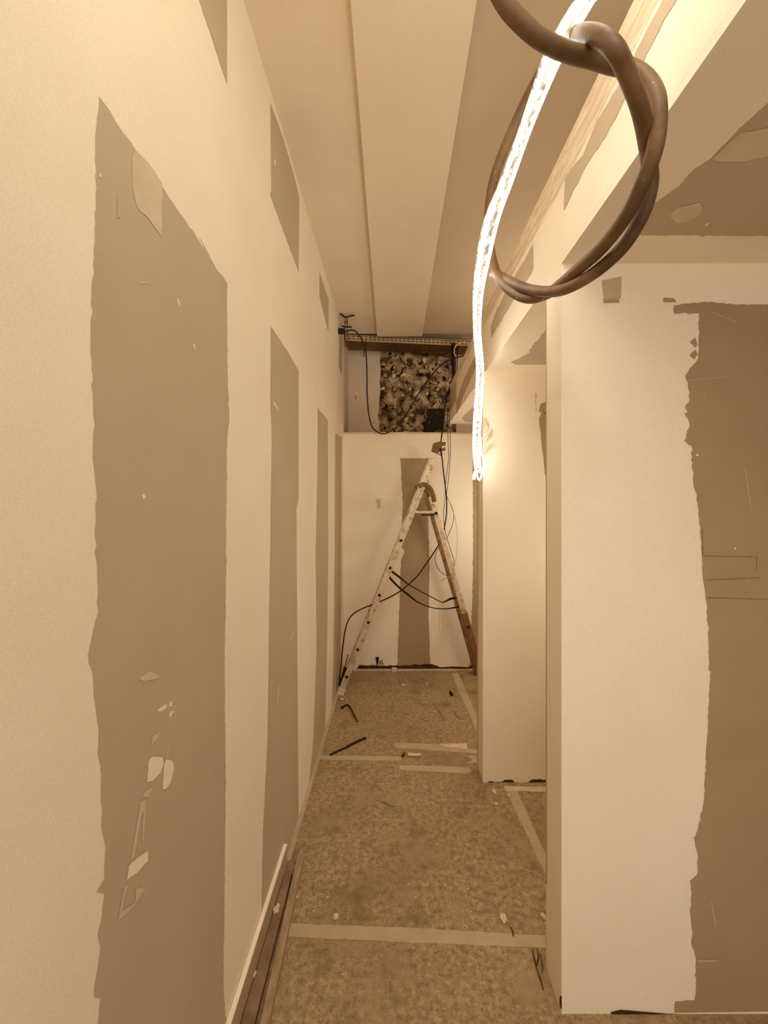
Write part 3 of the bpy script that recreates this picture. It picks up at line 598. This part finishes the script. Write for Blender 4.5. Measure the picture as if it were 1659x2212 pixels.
crumbs = [(599, 1965, .013, .024, 'plaster chunk on the dark plank, larger one', 'whitebit'), (547, 2106, .008, .024, 'small plaster chunk on the plank, closest to the viewer', 'whitebit'),
          (1068, 1711, .011, 0, 'white crumb left of the tape at the second partition, roundest', 'whitebit'), (1100, 1720, .009, 0, 'white crumb on the lengthwise tape before the second partition', 'whitebit'),
          (1072, 1738, .009, 0, 'white crumb nearest the viewer before the second partition', 'whitebit'), (1088, 1985, .013, 0, 'pale paper crumb just beyond the nearest wide tape, at its right', 'whitebit'),
          (1174, 1981, .009, 0, 'pale crumb against the near right partition', 'whitebit'), (726, 1981, .010, 0, 'pale crumb just beyond the nearest wide tape, left side', 'whitebit'),
          (871, 1481, .015, 0, 'pale crumb on the floor before the end wall', 'whitebit'), (923, 1478, .009, 0, 'tiny pale crumb right of the one before the end wall', 'whitebit'),
          (642, 1939, .005, 0, 'tiny white crumb against the batten', 'whitebit'), (738, 1512, .014, 0, 'pale crumb just in front of the left ladder foot', 'whitebit')]
for i, (x, y, r, z, lb, mm) in enumerate(crumbs):
    X, Y = onZ(x, y, z)
    tag(build('plaster_crumb', MB().lump((X, Y, z + r * .42), r, 0, (1, 1.3, .4), i, .5), mm), lb, 'crumb', 'plaster crumbs')
# scattered plaster dust, thin scuffs
b = MB()
rnd = random.Random(3)
for i in range(520):
    x = rnd.uniform(-.46, .9); y = rnd.uniform(1.15, 3.8); 
    if rnd.random() < .35: x, y = rnd.choice([(-.32, 1.65), (-.36, 2.2), (.28, 1.62), (-.35, 3.1), (.3, 1.5), (-.1, 3.2)]); x += rnd.gauss(0, .04); y += rnd.gauss(0, .05)
    if (x > .5 and (Y1 - .05 < y < Y1b + .05 or Y2 - .05 < y < Y2b + .05)) or x < -.37 and y < 1.85: continue
    r = rnd.uniform(.0008, .0028); a0 = rnd.uniform(0, 6)
    st = rnd.choice((1, 1, 1, 3))
    b.add([(x + r * math.cos(a0 + k * 1.2566) * st, y + r * math.sin(a0 + k * 1.2566) * 1.3, .0009 + rnd.uniform(0, .0004)) for k in range(5)], [(0, 1, 2, 3, 4)])
o = tag(build('plaster_dust', b, 'putty'), 'specks of plaster dust scattered over the floor', 'dust'); o['kind'] = 'stuff'
# rucked edge of the floor sheet by the near partition
b = MB()
for k, (pl, r) in enumerate([([(1150, 2052), (1155, 2075), (1160, 2096), (1168, 2118), (1174, 2140)], .004), ([(1160, 2050), (1163, 2070), (1158, 2092)], .0035), ([(1166, 2060), (1172, 2085), (1171, 2102)], .003)]):
    b.tube([(*onZ(x, y, 0), .0015) for x, y in pl], [r * (.4 + .6 * (i % 2)) for i in range(len(pl))], 6, 0, 5)
tag(build('sheet_fold', b, 'floordark'), 'dark ruck in the floor sheet beside the near right partition', 'floor sheet')
# wrinkles in the sheet near the end wall
for i, (pl, r, lb) in enumerate([([(861, 1455), (862, 1466), (866, 1476), (873, 1484)], .008, 'short wrinkle in the floor sheet left of centre before the end wall'),
                             ([(872, 1450), (884, 1462), (898, 1469), (918, 1472)], .007, 'curved wrinkle in the floor sheet before the end wall'),
                             ([(936, 1518), (946, 1530), (955, 1545), (960, 1556)], .010, 'longest wrinkle in the floor sheet, left of the lengthwise tape'),
                             ([(982, 1532), (985, 1542), (994, 1552), (1008, 1555)], .008, 'curved wrinkle in the floor sheet against the lengthwise tape')]):
    q_ = [(*onZ(x, y, 0), .0008) for x, y in pl]
    tag(build('sheet_wrinkle', MB().tube(q_, [r * .3, r, r, r * .2], 8, 0, 5), 'floor'), lb, 'wrinkle', 'wrinkles in the floor sheet')
for o in bpy.data.objects:
    if '_w' in o: del o['_w']
